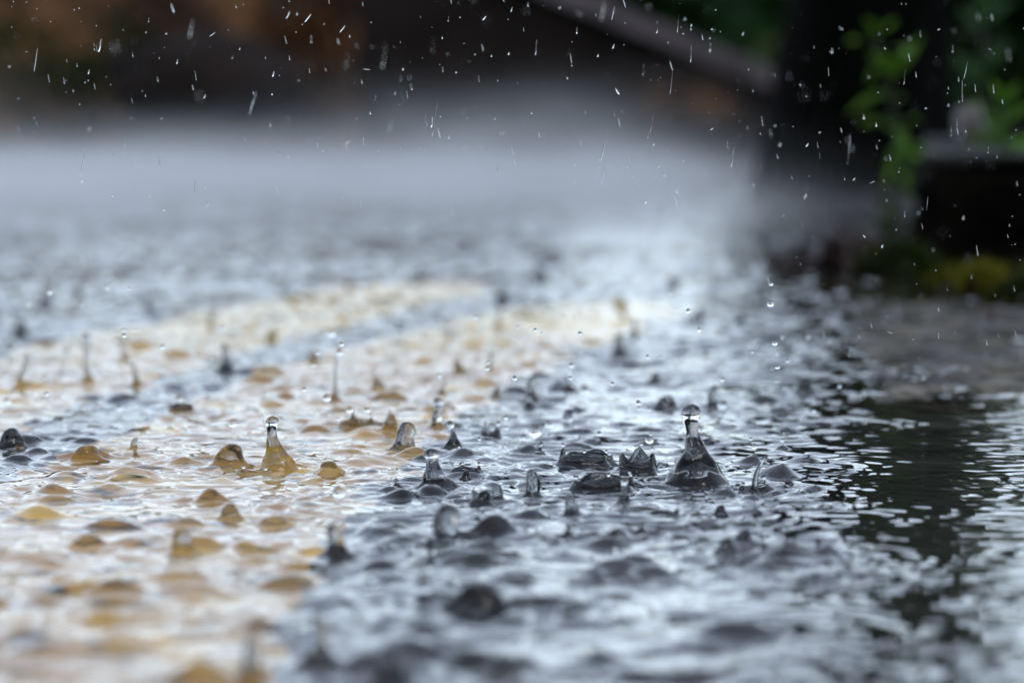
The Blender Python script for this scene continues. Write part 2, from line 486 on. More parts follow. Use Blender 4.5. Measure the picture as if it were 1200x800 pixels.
def build_crown(label, px, py, hw, hp, fingers, seed, thick=0.3, group='ragged splash crowns on the water'):
    x0, y0 = on_ground(px, py)
    s = y0 / F_PX
    Rb = hw * s; hg = hp * s
    rnd = random.Random(seed)
    n = 96
    th = np.linspace(0, 2 * np.pi, n, endpoint=False)
    hv = 0.6 + smooth_noise_ring(n, 0.42, rnd, 6)
    hv = np.clip(hv, 0.15, 1.1)
    for (a, amp, wd) in fingers:
        d = (th - a + np.pi) % (2 * np.pi) - np.pi
        hv = hv + amp * 0.55 * np.exp(-(d / (wd * 1.5)) ** 2)
    rv = 1 + smooth_noise_ring(n, 0.16, rnd, 7)
    # outer skirt -> rim -> inner wall -> pool
    prof = [(1.0, -0.03), (0.90, 0.05), (0.82, 0.22), (0.78, 0.5), (0.77, 0.8), (0.755, 0.96), (0.72, 1.0), (0.685, 0.95), (0.67, 0.75), (0.64, 0.42), (0.55, 0.16), (0.35, 0.08), (0.12, 0.07), (0.005, 0.07)]
    V = []
    for k, (r, z) in enumerate(prof):
        hgt_w = hv if 2 <= k <= 9 else np.full(n, hv.mean())
        X = x0 + Rb * r * rv * np.cos(th) * (1 + 0.03 * np.sin(th * 9 + k)); Y = y0 + Rb * r * rv * np.sin(th) * (1 + 0.03 * np.cos(th * 8 + k))
        Z = h_at(X, Y) * (1 - 0.4 * z) + hg * z * hgt_w
        if k == 0: Z = h_at(X, Y) - 0.0006
        for a in range(n): V.append((X[a] - x0, Y[a] - y0, Z[a]))
    F = []
    m = len(prof)
    for i in range(m - 1):
        for a in range(n):
            F.append((i * n + a, i * n + (a + 1) % n, (i + 1) * n + (a + 1) % n, (i + 1) * n + a))
    F.append([(m - 1) * n + a for a in range(n)])
    o = mesh_obj('splash_crown', V, F, M_DARKSPLASH, loc=(x0, y0, 0))
    md = o.modifiers.new('soft', 'SUBSURF'); md.levels = 1; md.render_levels = 1
    for (a, amp, wd) in fingers:
        k = int(round(a / (2 * np.pi) * n)) % n
        rr = Rb * 0.725 * rv[k]
        me_b = bmesh.new(); bmesh.ops.create_icosphere(me_b, subdivisions=3, radius=rnd.uniform(1.5, 2.5) * s)
        mb = bpy.data.meshes.new('bead'); me_b.to_mesh(mb); me_b.free()
        mb.polygons.foreach_set('use_smooth', [True] * len(mb.polygons)); mb.materials.append(M_WATER)
        bo = link(bpy.data.objects.new('bead', mb)); bo.parent = o
        bo.location = (rr * math.cos(a), rr * math.sin(a), hg * hv[k] * rnd.uniform(0.97, 1.12) + float(h_at(x0, y0)) + 1.2 * s)
        bo.scale = (1, 1, rnd.uniform(1.0, 1.5))
    tag(o, label, 'water splash', group)
    HOLES.append((x0, y0, Rb * 0.80 - 0.0012))
    return o

column('tallest water column, dark and wide footed with a glassy knob on top', 815, 567, 472, 40, 8.5, 11.5, -2, 'cone', seed=1)
column('amber footed column with a round bead leaning left, over the yellow line', 326, 550, 487, 24, 5.5, 7.5, -9, 'cone', seed=2)
column('smooth amber mound left of the beaded amber column', 270, 546, 518, 27, 0, 0, 0, 'mound', seed=3)
column('squat amber column with a thick blunt top beside the bright crown', 474, 528, 493, 22, 10, 11, 2, 'stub', seed=4)
column('blurred little bottle shaped column behind the squat amber one', 511, 500, 464, 15, 5, 6.5, 3, 'head', seed=5)
column('amber cone with a clear ball balanced on its tip', 531, 526, 492, 21, 2.6, 4.8, -2, 'head', seed=6)
column('grey column with a flat wide skirt at the edge of the yellow line', 509, 572, 527, 33, 9, 9, -2, 'head', seed=7)
column('blurred dark cone standing alone behind the middle of the road', 623, 470, 440, 15, 5, 6, 0, 'stub', seed=8)
column('small dark stub far behind the wide skirted column', 666, 494, 476, 9, 6, 6, 0, 'stub', seed=9)
column('thick dark finger shaped column rounded at the top, nearest of the sharp ones', 522, 634, 589, 26, 14, 14, 0, 'stub', seed=10)
column('tiny hooked dark spike left of the upright glassy post', 584, 584, 565, 11, 6, 6, -4, 'stub', seed=11)
column('upright glassy post in front of the ragged dark crowns', 624, 581, 549, 14, 7.5, 8, 0, 'stub', seed=12)
column('short dark peg with a bright slot of light in its middle', 670, 605, 577, 15, 7, 7.5, -1, 'stub', seed=13)
column('thin necked column with a small bead on the dark ridge', 731, 593, 563, 14, 2.8, 4.6, 2, 'head', seed=14)
column('thin glassy stalk leaning right with a bead beside the gutter', 824 + 60, 574, 532, 9, 2.6, 5.0, 10, 'thin', seed=15)
column('tall thin column with a bright bead at the far left', 104, 449, 391, 15, 2.8, 5.0, -7, 'thin', seed=16)
column('faint blurred column at the left edge of the photo', 24, 455, 418, 14, 3, 4.5, 8, 'thin', seed=17)
column('blurred dark spike between the two left hand columns', 160, 452, 424, 15, 2.6, 4, -6, 'thin', seed=18)
column('blurred dark cone in the gap between the yellow bands', 265, 437, 402, 14, 5, 5, 0, 'stub', seed=19)
column('blurred slender column with beads strung above it', 391, 470, 412, 13, 2.2, 3.6, 8, 'thin', seed=20)
column('blurred dark column at the far end of the right yellow band', 726, 418, 392, 13, 6, 6, 0, 'stub', seed=21)
column('pale blurred column behind the tallest one', 836, 478, 450, 13, 6, 7, 0, 'stub', seed=22)
column('blurred column with a knob in the near foreground', 497, 702, 658, 18, 7, 9, 0, 'head', seed=23)
column('broad dark blurred lump in the near foreground', 560, 714, 682, 44, 20, 20, 0, 'mound', seed=24)
column('dark blurred cone at the bottom edge beside the yellow line', 374, 778, 716, 34, 9, 9, 0, 'stub', seed=25)
column('grey blurred cone in front of the wide skirted column', 394, 652, 612, 24, 9, 9, -2, 'stub', seed=26)
column('little amber peak over the yellow band in front of the mound', 270, 608, 588, 16, 3, 4, 0, 'mound', seed=27)
column('small dark peak with a bright drop beside it near the gutter', 852, 652, 632, 17, 4, 5, 0, 'mound', seed=28)
column('tall dark blurred column at the bottom edge', 294, 800, 742, 20, 9, 10, 0, 'stub', seed=29)
column('low dark blurred cone at the bottom centre', 590, 800, 766, 26, 9, 9, 0, 'mound', seed=30)
column('small dark dome right of the tall column, by the gutter', 920, 655, 640, 36, 10, 10, 0, 'mound', seed=31)
column('rounded amber dome with a glint right of the beaded amber column', 386, 555, 540, 20, 0, 0, 0, 'mound', seed=32)
column('black rounded dome at the left edge in the dark gap', 14, 524, 500, 20, 12, 12, 0, 'mound', seed=33)
column('amber dome beside the bright yellow patch', 102, 540, 524, 24, 12, 12, 0, 'mound', seed=34)
column('blurred broad amber lump in the left foreground', 215, 648, 616, 26, 12, 13, -4, 'stub', seed=35)
column('dark blurred lump at the bottom left of centre', 455, 800, 752, 30, 12, 13, 0, 'stub', seed=36)

crown('bright glassy crown with two upright fingers over the yellow line', 428, 503, 40, 15, [(4.2, 1.4, 0.09), (5.0, 1.1, 0.09), (2.0, 0.6, 0.15), (0.3, 0.8, 0.13)], 5)
crown('low glassy ring of splash between the amber mound and beaded column', 298, 554, 26, 6, [(4.0, 0.5, 0.3), (5.5, 0.4, 0.3)], 6)
crown('jagged black crown behind, left half of the dark splash', 688, 545, 42, 17, [(3.3, 1.2, 0.12), (4.6, 0.5, 0.3), (5.6, 0.6, 0.2)], 7)
crown('jagged black crown in front of the other dark splash', 706, 574, 48, 18, [(5.9, 0.7, 0.2), (4.9, 0.6, 0.3), (0.4, 0.7, 0.2)], 8)
crown('lumpy dark crown with glints beside the tallest column', 748, 552, 26, 28, [(4.9, 0.6, 0.25), (5.7, 0.5, 0.2), (1.7, 0.5, 0.3)], 9)
crown('small broken crown left of the jagged black ones', 545, 556, 24, 12, [(4.4, 0.6, 0.2), (6.0, 0.6, 0.2)], 10)
crown('flat crown with a curled lip on the long dark ridge', 765, 606, 40, 9, [(0.2, 1.3, 0.12), (3.0, 0.8, 0.2)], 11)
crown('blurred crown with a sparkling bead in the dark gap at left', 212, 482, 18, 14, [(4.3, 0.7, 0.2), (5.4, 0.5, 0.2), (1.2, 0.5, 0.2)], 12)
crown('small dark broken crown between two drifting drops', 575, 512, 15, 13, [(5.6, 1.0, 0.2), (2.2, 0.7, 0.2)], 13)

sp = random.Random(303)
for k in range(26):
    px, py = (sp.uniform(430, 930), sp.uniform(515, 650)) if k % 2 == 0 else (sp.uniform(40, 900), sp.uniform(470, 690))
    hp = sp.uniform(8, 17)
    column('small pointed peak of water among the larger columns in the sharp part of the photo', px, py, py - hp, hp * sp.uniform(0.6, 1.1), hp * 0.26, hp * 0.28, sp.uniform(-4, 4), sp.choice(['stub', 'mound', 'head', 'stub']), group='small pointed peaks among the columns', seed=400 + k)
for k in range(75):
    y = sp.uniform(1.35, 2.5); x = sp.uniform(-0.115, 0.062) * y
    r = sp.uniform(0.0022, 0.005)
    bump(x, y, r * sp.uniform(0.5, 0.85), r, r * sp.uniform(0.8, 2.2), sp.uniform(1.2, 1.9), 1.2)

# more blurred columns further up the road: nothing in the photo tells these apart
blur_spots = []
br = random.Random(99)
while len(blur_spots) < 34:
    px, py = br.uniform(0, 960), br.uniform(325, 470)
    if any(abs(px - a) < 36 and abs(py - b) < 14 for a, b in blur_spots): continue
    if any(abs(px - a) < 40 and abs(py - b) < 22 for a, b in [(104, 449), (24, 455), (160, 452), (265, 437), (391, 470), (726, 418), (836, 478), (623, 470)]): continue
    blur_spots.append((px, py))
for i, (px, py) in enumerate(blur_spots):
    hp = br.uniform(9, 22)
    column('small blurred splash on the choppy water up the road', px, py, py - hp, hp * 0.6, 2.4, 3.4, br.uniform(-7, 7), br.choice(['stub', 'mound', 'thin', 'mound']), group='small blurred splashes up the road', seed=100 + i)

# each impact sends out its own rings before the splash itself is set on the water
for fn, a, k in SPECS:
    x, y = on_ground(a[1], a[2]); s_ = y / F_PX
    b = (a[4] if fn is build_column else a[3]) * s_
    g = 1.0 - 0.4 * float(gutter_mask(np.array(x), np.array(y)))
    ring(x, y, b * 1.55, -0.0005 * g, 0.016, 0.0045)
    ring(x, y, b * 2.3 + 0.004, 0.00032 * g, 0.0105, 0.010)
    ring(x, y, b * 3.4 + 0.012, 0.00013 * g, 0.008, 0.010)
for fn, a, k in SPECS: fn(*a, **k)

# ------------------------------------------------------------------ build the water sheet
nx = len(US); ny = len(YS)
V = np.stack([GX, GY, H], -1).reshape(-1, 3)
i = np.arange(ny - 1)[:, None] * nx + np.arange(nx - 1)[None, :]
keep = np.ones((ny - 1, nx - 1), bool)
CX = (GX[:-1, :-1] + GX[1:, 1:]) / 2; CY = (GY[:-1, :-1] + GY[1:, 1:]) / 2
for (hx, hy, hr) in HOLES:
    if hr <= 0.001: continue
    r0, r1 = np.searchsorted(YS, [hy - hr - 0.02, hy + hr + 0.02])
    sl = slice(max(r0 - 1, 0), min(r1 + 1, ny - 1))
    keep[sl] &= ((CX[sl] - hx) ** 2 + (CY[sl] - hy) ** 2) > hr * hr
F = np.stack([i, i + 1, i + nx + 1, i + nx], -1)[keep]
water = np_mesh('water', V, F, M_WATER)
tag(water, 'choppy rain water flooding the road', kind='structure')

# ------------------------------------------------------------------ raindrops
def ico(name, sub=3):
    bm = bmesh.new(); bmesh.ops.create_icosphere(bm, subdivisions=sub, radius=1.0)
    me = bpy.data.meshes.new(name); bm.to_mesh(me); bm.free()
    me.polygons.foreach_set('use_smooth', [True] * len(me.polygons)); me.materials.append(M_WATER)
    return me
def tear(name):
    bm = bmesh.new(); bmesh.ops.create_uvsphere(bm, u_segments=16, v_segments=14, radius=1.0)
    for v in bm.verts:
        k = 1.0 - 0.45 * (v.co.z * 0.5 + 0.5) ** 1.5
        v.co.x *= k; v.co.y *= k
    me = bpy.data.meshes.new(name); bm.to_mesh(me); bm.free()
    me.polygons.foreach_set('use_smooth', [True] * len(me.polygons)); me.materials.append(M_WATER)
    return me
ME_DROP = ico('raindrop'); ME_TEAR = tear('falling_raindrop')

def drop(px, py, r, Y, label, group, stretch=1.0, tilt=0.0, me=None):
    p = at_depth(px, py, Y)
    s = Y / F_PX * r
    o = bpy.data.objects.new('raindrop', me or ME_DROP)
    o.location = p; o.scale = (s, s, s * stretch); o.rotation_euler = (random.uniform(-0.3, 0.3), tilt, 0)
    link(o)
    return tag(o, label, 'raindrop', group)

dr = random.Random(5)
GD = 'drops hanging over the water'
named = [(397, 577, 7.5, 1.72, 'large blurred drop with a white spot, low over the yellow line'),
         (627, 505, 8, 2.10, 'biggest of three drifting drops over the middle of the road'),
         (613, 513, 4.2, 2.10, 'left and lowest of three drifting drops over the middle of the road'),
         (644, 497, 5.5, 2.16, 'right of three drifting drops over the middle of the road'),
         (685, 457, 5.5, 2.3, 'blurred drop above the small dark stub'),
         (748, 472, 3, 1.98, 'sharp little drop left of the tallest column, level with its knob'),
         (702, 508, 3, 1.98, 'sharp little drop above the jagged black crowns'),
         (398, 413, 4, 2.15, 'topmost bead strung above the slender blurred column'),
         (388, 390, 6, 2.4, 'blurred ball high above the slender blurred column'),
         (383, 466, 5, 2.12, 'bright bead at the foot of the slender blurred column'),
         (670, 428, 3, 2.1, 'tiny drop left of the far end of the right yellow band'),
         (903, 356, 4, 1.95, 'highest of a vertical string of drops near the gutter'),
         (908, 402, 3.2, 1.95, 'second of a vertical string of drops near the gutter'),
         (911, 430, 3, 1.95, 'lowest of a vertical string of drops near the gutter'),
         (847, 474, 6, 2.3, 'blurred drop just right of the tallest column knob'),
         (884, 523, 3.2, 1.95, 'clear drop above the leaning glassy stalk'),
         (880, 514, 2.2, 1.95, 'tiny drop topmost above the leaning glassy stalk'),
         (872, 545, 6.5, 1.97, 'large clear drop hanging left of the leaning glassy stalk'),
         (932, 571, 3, 1.93, 'drop beside the gutter right of the leaning stalk'),
         (948, 585, 3, 1.93, 'drop lowest along the edge of the gutter'),
         (952, 560, 2.2, 1.93, 'tiny drop above the edge of the gutter'),
         (851, 641, 4, 1.66, 'bright drop over the small dark peak near the gutter'),
         (101, 396, 5.5, 2.5, 'bright bead on the tall thin column at the far left'),
         (210, 468, 5.5, 2.3, 'sparkling bead over the blurred crown at left'),
         (8, 470, 5, 2.3, 'bright drop at the left edge over the dark gap'),
         (139, 478, 3, 2.2, 'small bright drop over the dark gap at left'),
         (410, 480, 4, 2.07, 'bead on the left finger of the bright crown'),
         (430, 480, 4, 2.07, 'bead on the right finger of the bright crown'),
         (273, 496, 5, 2.05, 'drop with a white spot above the amber mound'),
         (761, 515, 5, 1.98, 'bright bead on the lumpy dark crown'),
         (580, 688, 7, 1.55, 'bright blurred drop on the broad dark foreground lump'),
         (725, 642, 6, 1.6, 'pale blurred drop over the near water'),
         (722, 694, 6, 1.5, 'pale blurred drop lowest over the near water')]
for (px, py, r, Y, lab) in named:
    drop(px, py, r, Y, lab, GD, dr.uniform(0.95, 1.15), dr.uniform(-0.3, 0.3))
for k in range(46):
    px = dr.gauss(760, 150); py = dr.uniform(330, 520)
    drop(px, py, dr.uniform(1.2, 2.6), dr.uniform(1.8, 2.25), 'tiny clear drop in the air low above the choppy water', 'tiny drops above the choppy water', dr.uniform(0.9, 1.3), dr.uniform(-0.5, 0.5))
for k in range(40):
    px = dr.uniform(0, 620); py = dr.uniform(330, 500)
    drop(px, py, dr.uniform(1.2, 3.0), dr.uniform(1.9, 2.6), 'tiny clear drop in the air low above the choppy water', 'tiny drops above the choppy water', dr.uniform(0.9, 1.3), dr.uniform(-0.5, 0.5))
for k in range(62):   # specks in front of the dark bank
    px = dr.uniform(0, 900); py = dr.uniform(0, 150)
    drop(px, py, dr.uniform(0.35, 1.0) + 0.3 * dr.random() ** 4, dr.choice([1.95, dr.uniform(1.82, 2.15)]), 'white speck of rain in front of the dark bank', 'rain specks before the dark bank', dr.choice([1.1, 2.0, 4.0, 7.0]), dr.gauss(0.17, 0.38), ME_TEAR)
for k in range(26):
    px = dr.uniform(880, 1195); py = dr.uniform(0, 330)
    drop(px, py, dr.uniform(0.3, 1.0), dr.uniform(1.75, 2.2), 'white speck of rain in front of the tree trunk and kerb', 'rain specks before the trunk', dr.uniform(1.5, 4.0), dr.gauss(0.15, 0.6), ME_TEAR)
for k in range(42):
    px = dr.uniform(0, 1000); py = dr.uniform(150, 330)
    drop(px, py, dr.uniform(0.3, 1.2), dr.uniform(1.75, 2.3), 'white speck of rain in front of the pale mist', 'rain specks before the mist', dr.uniform(1.0, 3.0), dr.gauss(0.1, 0.5), ME_TEAR)
for k in range(26):
    px = dr.uniform(0, 1150); py = dr.uniform(10, 240)
    drop(px, py, dr.uniform(0.35, 0.7), dr.choice([1.93, dr.uniform(1.6, 2.6)]), 'long thin falling drop stretched nearly upright', 'long falling drops', dr.uniform(14, 30), dr.gauss(0.14, 0.06), ME_TEAR)

def drizzle():
    r = random.Random(21)
    V, F = [], []
    n, m = 7, 5
    for k in range(1000):
        Y = r.choice([r.uniform(1.85, 2.05), r.uniform(1.3, 4.5)])
        p = at_depth(r.uniform(-30, 1230), r.choice([r.uniform(-10, 200), r.uniform(150, 420)]), Y)
        rad = r.uniform(0.00006, 0.00016); ln = rad * r.choice([3, 5, 9, 18, 30]) * r.uniform(0.8, 1.2)
        ax = Vector((r.gauss(-0.16, 0.10), r.gauss(0, 0.1), 1.0)).normalized() if r.random() < 0.85 else rv(r)
        sd = ax.cross(Vector((0, 1, 0.01))).normalized(); up = ax.cross(sd)
        b = len(V)
        for i in range(m + 2):
            t = i / (m + 1); w = rad * math.sin(math.pi * min(max(t, 0.02), 0.98)) ** 0.6
            for j in range(n):
                a = 2 * math.pi * j / n
                V.append(p + ax * (t - 0.5) * ln + (sd * math.cos(a) + up * math.sin(a)) * w)
        for i in range(m + 1):
            for j in range(n): F.append((b + i * n + j, b + i * n + (j + 1) % n, b + (i + 1) * n + (j + 1) % n, b + (i + 1) * n + j))
        F.append(tuple(b + j for j in range(n))[::-1]); F.append(tuple(b + (m + 1) * n + j for j in range(n)))
    o = mesh_obj('drizzle', V, F, M_WATER)
    tag(o, 'fine drizzle filling the air above the road', kind='stuff')

# ------------------------------------------------------------------ foliage helpers
def leaf_faces(V, F, base, d, n, L, W, curl=0.25):
    """one leaf: 8-vertex pointed blade, folded at its midrib"""
    d = d.normalized(); side = d.cross(n)
    if side.length < 1e-6: side = Vector((1, 0, 0))
    side.normalize(); up = side.cross(d).normalized()
    b = len(V)
    st = [(0.0, 0.0, 0.0), (0.3, 0.8, 0.05), (0.62, 0.75, 0.0), (1.0, 0.0, -curl)]
    mid = [base + d * (t * L) + up * (z * L) for t, w, z in st]
    V.append(mid[0])
    V.append(mid[1] + side * W * 0.5 * 0.9 + up * 0.06 * L); V.append(mid[1]); V.append(mid[1] - side * W * 0.5 * 0.9 + up * 0.06 * L)
    V.append(mid[2] + side * W * 0.5 * 0.8 + up * 0.04 * L); V.append(mid[2]); V.append(mid[2] - side * W * 0.5 * 0.8 + up * 0.04 * L)
    V.append(mid[3])
    F += [(b, b + 2, b + 1), (b, b + 3, b + 2), (b + 1, b + 2, b + 5, b + 4), (b + 2, b + 3, b + 6, b + 5), (b + 4, b + 5, b + 7), (b + 5, b + 6, b + 7)]

def rv(r): 
    return Vector((r.gauss(0, 1), r.gauss(0, 1), r.gauss(0, 1))).normalized()

def tube(V, F, pts, radii, n=8):
    b = len(V)
    for k, p in enumerate(pts):
        d = (pts[min(k + 1, len(pts) - 1)] - pts[max(k - 1, 0)]).normalized()
        a = d.cross(Vector((0.3, 1, 0.1))).normalized(); c = d.cross(a)
        for j in range(n):
            t = 2 * math.pi * j / n
            V.append(p + (a * math.cos(t) + c * math.sin(t)) * radii[k])
    for k in range(len(pts) - 1):
        for j in range(n):
            F.append((b + k * n + j, b + k * n + (j + 1) % n, b + (k + 1) * n + (j + 1) % n, b + (k + 1) * n + j))
    F.append(tuple(b + j for j in range(n))[::-1]); F.append(tuple(b + (len(pts) - 1) * n + j for j in range(n)))

def foliage(n, center, rad, L, W, r, clumps=None):
    V, F = [], []
    cl = clumps or [(Vector((0, 0, 0)), 1.0)]
    for _ in range(n):
        c, s = r.choice(cl)
        q = rv(r) * (r.random() ** 0.5)
        p = Vector(center) + c + Vector((q.x * rad[0], q.y * rad[1], q.z * rad[2])) * s
        leaf_faces(V, F, p, rv(r) + q * 0.8 + Vector((0, 0, -0.2)), rv(r), L * r.uniform(0.6, 1.3), W * r.uniform(0.6, 1.3))
    return V, F

drizzle()

# ------------------------------------------------------------------ background: bank, sloping wall, bushes
def bank_z(X, Y):
    base = smooth(10.6, 11.6, Y + 0.25 * np.sin(X * 1.3) + 0.1 * np.sin(X * 4.1))
    top = 0.92 + 0.08 * np.sin(X * 0.9 + 1) + 0.05 * np.sin(X * 2.7)  # unseen crest height shaped to darken reflections in the far water
    top = top - 0.46 * smooth(0.0, 0.25, X) * (1 - smooth(1.0, 1.6, X))  # crest lowered on this side so the water reflects more sky
    z = base * top
    return z - 0.03
def bank_rough(X, Y):
    z = bank_z(X, Y)
    out = np.empty_like(z)
    for a in range(X.shape[0]):
        for b_ in range(X.shape[1]):
            out[a, b_] = z[a, b_] + 0.05 * noise.noise((X[a, b_] * 4, Y[a, b_] * 4, 1.0)) * min(1, z[a, b_] * 4 + 0.1) + 0.02 * noise.noise((X[a, b_] * 14, Y[a, b_] * 14, 5.0))
    return out
tag(grid_sheet('earth_bank', -9, 9, 10.2, 14.5, 300, 70, bank_rough, M_BANK), 'dark bare earth bank across the far side of the road', kind='structure')

def sloped_wall():
    root = empty('sloping_wall', (0.0, 9.6, 0))
    tag(root, 'dark sloping wall with a pale concrete coping running down behind the tree', 'wall')
    # front face follows a line falling to the right, built as a noisy thick slab
    p0 = at_depth(420, -100, 9.6); p1 = at_depth(640, -2, 9.6); p2 = at_depth(905, 106, 9.6); p3 = at_depth(1010, 150, 9.6)
    prof = [(p0.x, p0.z), (p1.x, p1.z), (p2.x, p2.z), (p3.x, max(p3.z, 0.02))]
    def zat(x):
        for (xa, za), (xb, zb) in zip(prof[:-1], prof[1:]):
            if x <= xb: return za + (zb - za) * (x - xa) / (xb - xa)
        return prof[-1][1]
    n = 50; m = 10
    for part, off, y0, y1, zlo, hi, mat in (('wall_face', 0, 0.0, 0.22, None, 0.0, M_CONC), ('coping', 0, -0.03, 0.25, 0.0, 0.040, M_COPING)):
        V, F = [], []
        xs = [prof[0][0] + (prof[-1][0] - prof[0][0]) * k / n for k in range(n + 1)]
        for x in xs:
            zt = zat(x)
            lo = -0.03 if zlo is None else zt + 0.002
            hi_ = zt if zlo is None else zt + hi
            for (y, z) in ((y0, lo), (y0, lo + (hi_ - lo) * 0.5), (y0, hi_ - 0.004), (y0 + 0.004, hi_), (y1 - 0.004, hi_), (y1, hi_ - 0.004), (y1, lo)):
                V.append((x, y + 0.006 * noise.noise((x * 9, z * 9, y)), z + 0.004 * noise.noise((x * 12, z, 3 + y))))
        k7 = 7
        for a in range(n):
            for b_ in range(k7):
                F.append((a * k7 + b_, (a + 1) * k7 + b_, (a + 1) * k7 + (b_ + 1) % k7, a * k7 + (b_ + 1) % k7))
        F.append(tuple(range(k7))[::-1]); F.append(tuple(n * k7 + j for j in range(k7)))
        mesh_obj(part, V, F, mat, root, smooth=False)
sloped_wall()

def bush(name, label, cat, px, py, Y, rad, n, L, W, mat, seed, group=None, stem=True):
    r = random.Random(seed)
    c = at_depth(px, py, Y)
    root = empty(name, (c.x, c.y, 0))
    tag(root, label, cat, group)
    cl = [(Vector((r.uniform(-1, 1) * rad[0], r.uniform(-1, 1) * rad[1], r.uniform(-1, 1) * rad[2])), r.uniform(0.3, 0.6)) for _ in range(9)]
    V, F = foliage(n, (0, 0, c.z), rad, L, W, r, cl)
    mesh_obj('foliage', V, F, mat, root, smooth=False)
    if stem:
        V, F = [], []
        for q, s in cl:
            top = Vector((0, 0, c.z)) + q
            base = Vector((q.x * 0.15, q.y * 0.15, -0.02))
            mid = (base + top) / 2 + Vector((q.x * 0.2, 0, 0.02))
            tube(V, F, [base, mid, top], [0.008, 0.006, 0.002], 6)
        mesh_obj('stem', V, F, M_STEM, root)
    return root

bush('bush', 'dark green bush behind the sloping wall left of the trunk', 'bush', 790, 5, 10.7, (0.26, 0.22, 0.10), 900, 0.07, 0.035, M_DARKGREEN, 3)
bush('bush', 'darker green bush high behind the pale coping', 'bush', 690, -30, 10.9, (0.2, 0.2, 0.09), 600, 0.07, 0.035, M_DARKGREEN, 4)
bush('bush', 'deep green bush right of the trunk behind the kerb', 'bush', 1250, -130, 7.8, (0.36, 0.25, 0.42), 5000, 0.09, 0.05, M_DARKGREEN, 6)
bush('bush', 'brown dead bracken clump on the far bank', 'dead bracken', 362, 30, 10.5, (0.085, 0.10, 0.15), 420, 0.05, 0.02, M_BRACKEN, 8)
bush('bush', 'dim olive undergrowth on the far bank at left', 'bush', 90, 60, 10.5, (0.25, 0.12, 0.08), 300, 0.05, 0.02, M_OLIVE, 9)

# boulders on the bank foot
def rock(name, label, px, py, Y, sx, sy, sz, mat, seed, cat='rock', group=None):
    bm = bmesh.new(); bmesh.ops.create_icosphere(bm, subdivisions=4, radius=1)
    for v in bm.verts:
        k = 1 + 0.22 * noise.noise(v.co * 1.3 + Vector((seed, 0, 0))) + 0.07 * noise.noise(v.co * 4 + Vector((0, seed, 0)))
        v.co = Vector((v.co.x * sx, v.co.y * sy, v.co.z * sz)) * k
    me = bpy.data.meshes.new(name); bm.to_mesh(me); bm.free()
    me.polygons.foreach_set('use_smooth', [True] * len(me.polygons)); me.materials.append(mat)
    o = link(bpy.data.objects.new(name, me)); o.location = at_depth(px, py, Y)
    return tag(o, label, cat, group)
rock('boulder', 'dark boulder at the foot of the bank left of the bracken', 240, 95, 10.3, 0.22, 0.15, 0.10, M_CONC, 3)
rock('boulder', 'dark boulder at the foot of the bank right of the bracken', 530, 70, 10.2, 0.20, 0.15, 0.13, M_CONC, 8)
rock('boulder', 'brownish boulder below the coping beside the trunk', 800, 130, 9.2, 0.12, 0.10, 0.07, M_BANK, 12)

# ------------------------------------------------------------------ tree
def make_tree():
    Y = 6.6
    base = at_depth(1000, 235, Y)
    root = empty('tree', (base.x, Y, 0))
    tag(root, 'thick wet tree trunk coloured black for shade, with flaring roots at the roadside', 'tree')
    def xr(px): return at_depth(px, 200, Y).x - base.x
    sect = [(-0.03, 868, 1128), (0.03, 884, 1118), (0.10, 897, 1112), (0.20, 910, 1108), (0.32, 935, 1116), (0.45, 978, 1124), (0.62, 992, 1136), (0.9, 1000, 1142), (1.3, 1012, 1148), (1.8, 1032, 1150), (2.4, 1046, 1154)]
    V, F = [], []
    n = 40
    for k, (z, a, b_) in enumerate(sect):
        xa, xb = xr(a), xr(b_); c = (xa + xb) / 2; r = (xb - xa) / 2
        for j in range(n):
            t = 2 * math.pi * j / n
            rr = r * (1 + 0.07 * math.sin(5 * t + 0.8) * math.exp(-z * 4) + 0.05 * noise.noise((math.cos(t) * 2.5, math.sin(t) * 2.5, z * 2)))
            V.append((c + rr * math.cos(t), rr * math.sin(t), z))
    for k in range(len(sect) - 1):
        for j in range(n): F.append((k * n + j, k * n + (j + 1) % n, (k + 1) * n + (j + 1) % n, (k + 1) * n + j))
    F.append(tuple((len(sect) - 1) * n + j for j in range(n)))
    mesh_obj('trunk', V, F, M_BARK, root)
    r = random.Random(4)
    V, F = [], []; tips = []
    top = Vector(((xr(1046) + xr(1154)) / 2, 0, 2.38))
    for k in range(7):
        a = k * 0.9 + 0.3
        d = Vector((math.cos(a) * 0.7 + 0.5, math.sin(a) * 0.7 + 0.4, 0.6))
        p1 = top + d * 0.35; p2 = p1 + d * 0.35 + rv(r) * 0.1; p3 = p2 + d * 0.3 + rv(r) * 0.15
        tube(V, F, [top - Vector((0, 0, 0.1)), p1, p2, p3], [0.035, 0.024, 0.016, 0.006], 8)
        tips += [p2, p3]
    mesh_obj('limb', V, F, M_BARK, root)
    V, F = [], []
    cl = [(t - top, r.uniform(0.6, 1.1)) for t in tips]
    V, F = foliage(2600, top, (0.28, 0.28, 0.2), 0.09, 0.05, r, cl)
    mesh_obj('crown', V, F, M_DARKGREEN, root, smooth=False)
make_tree()

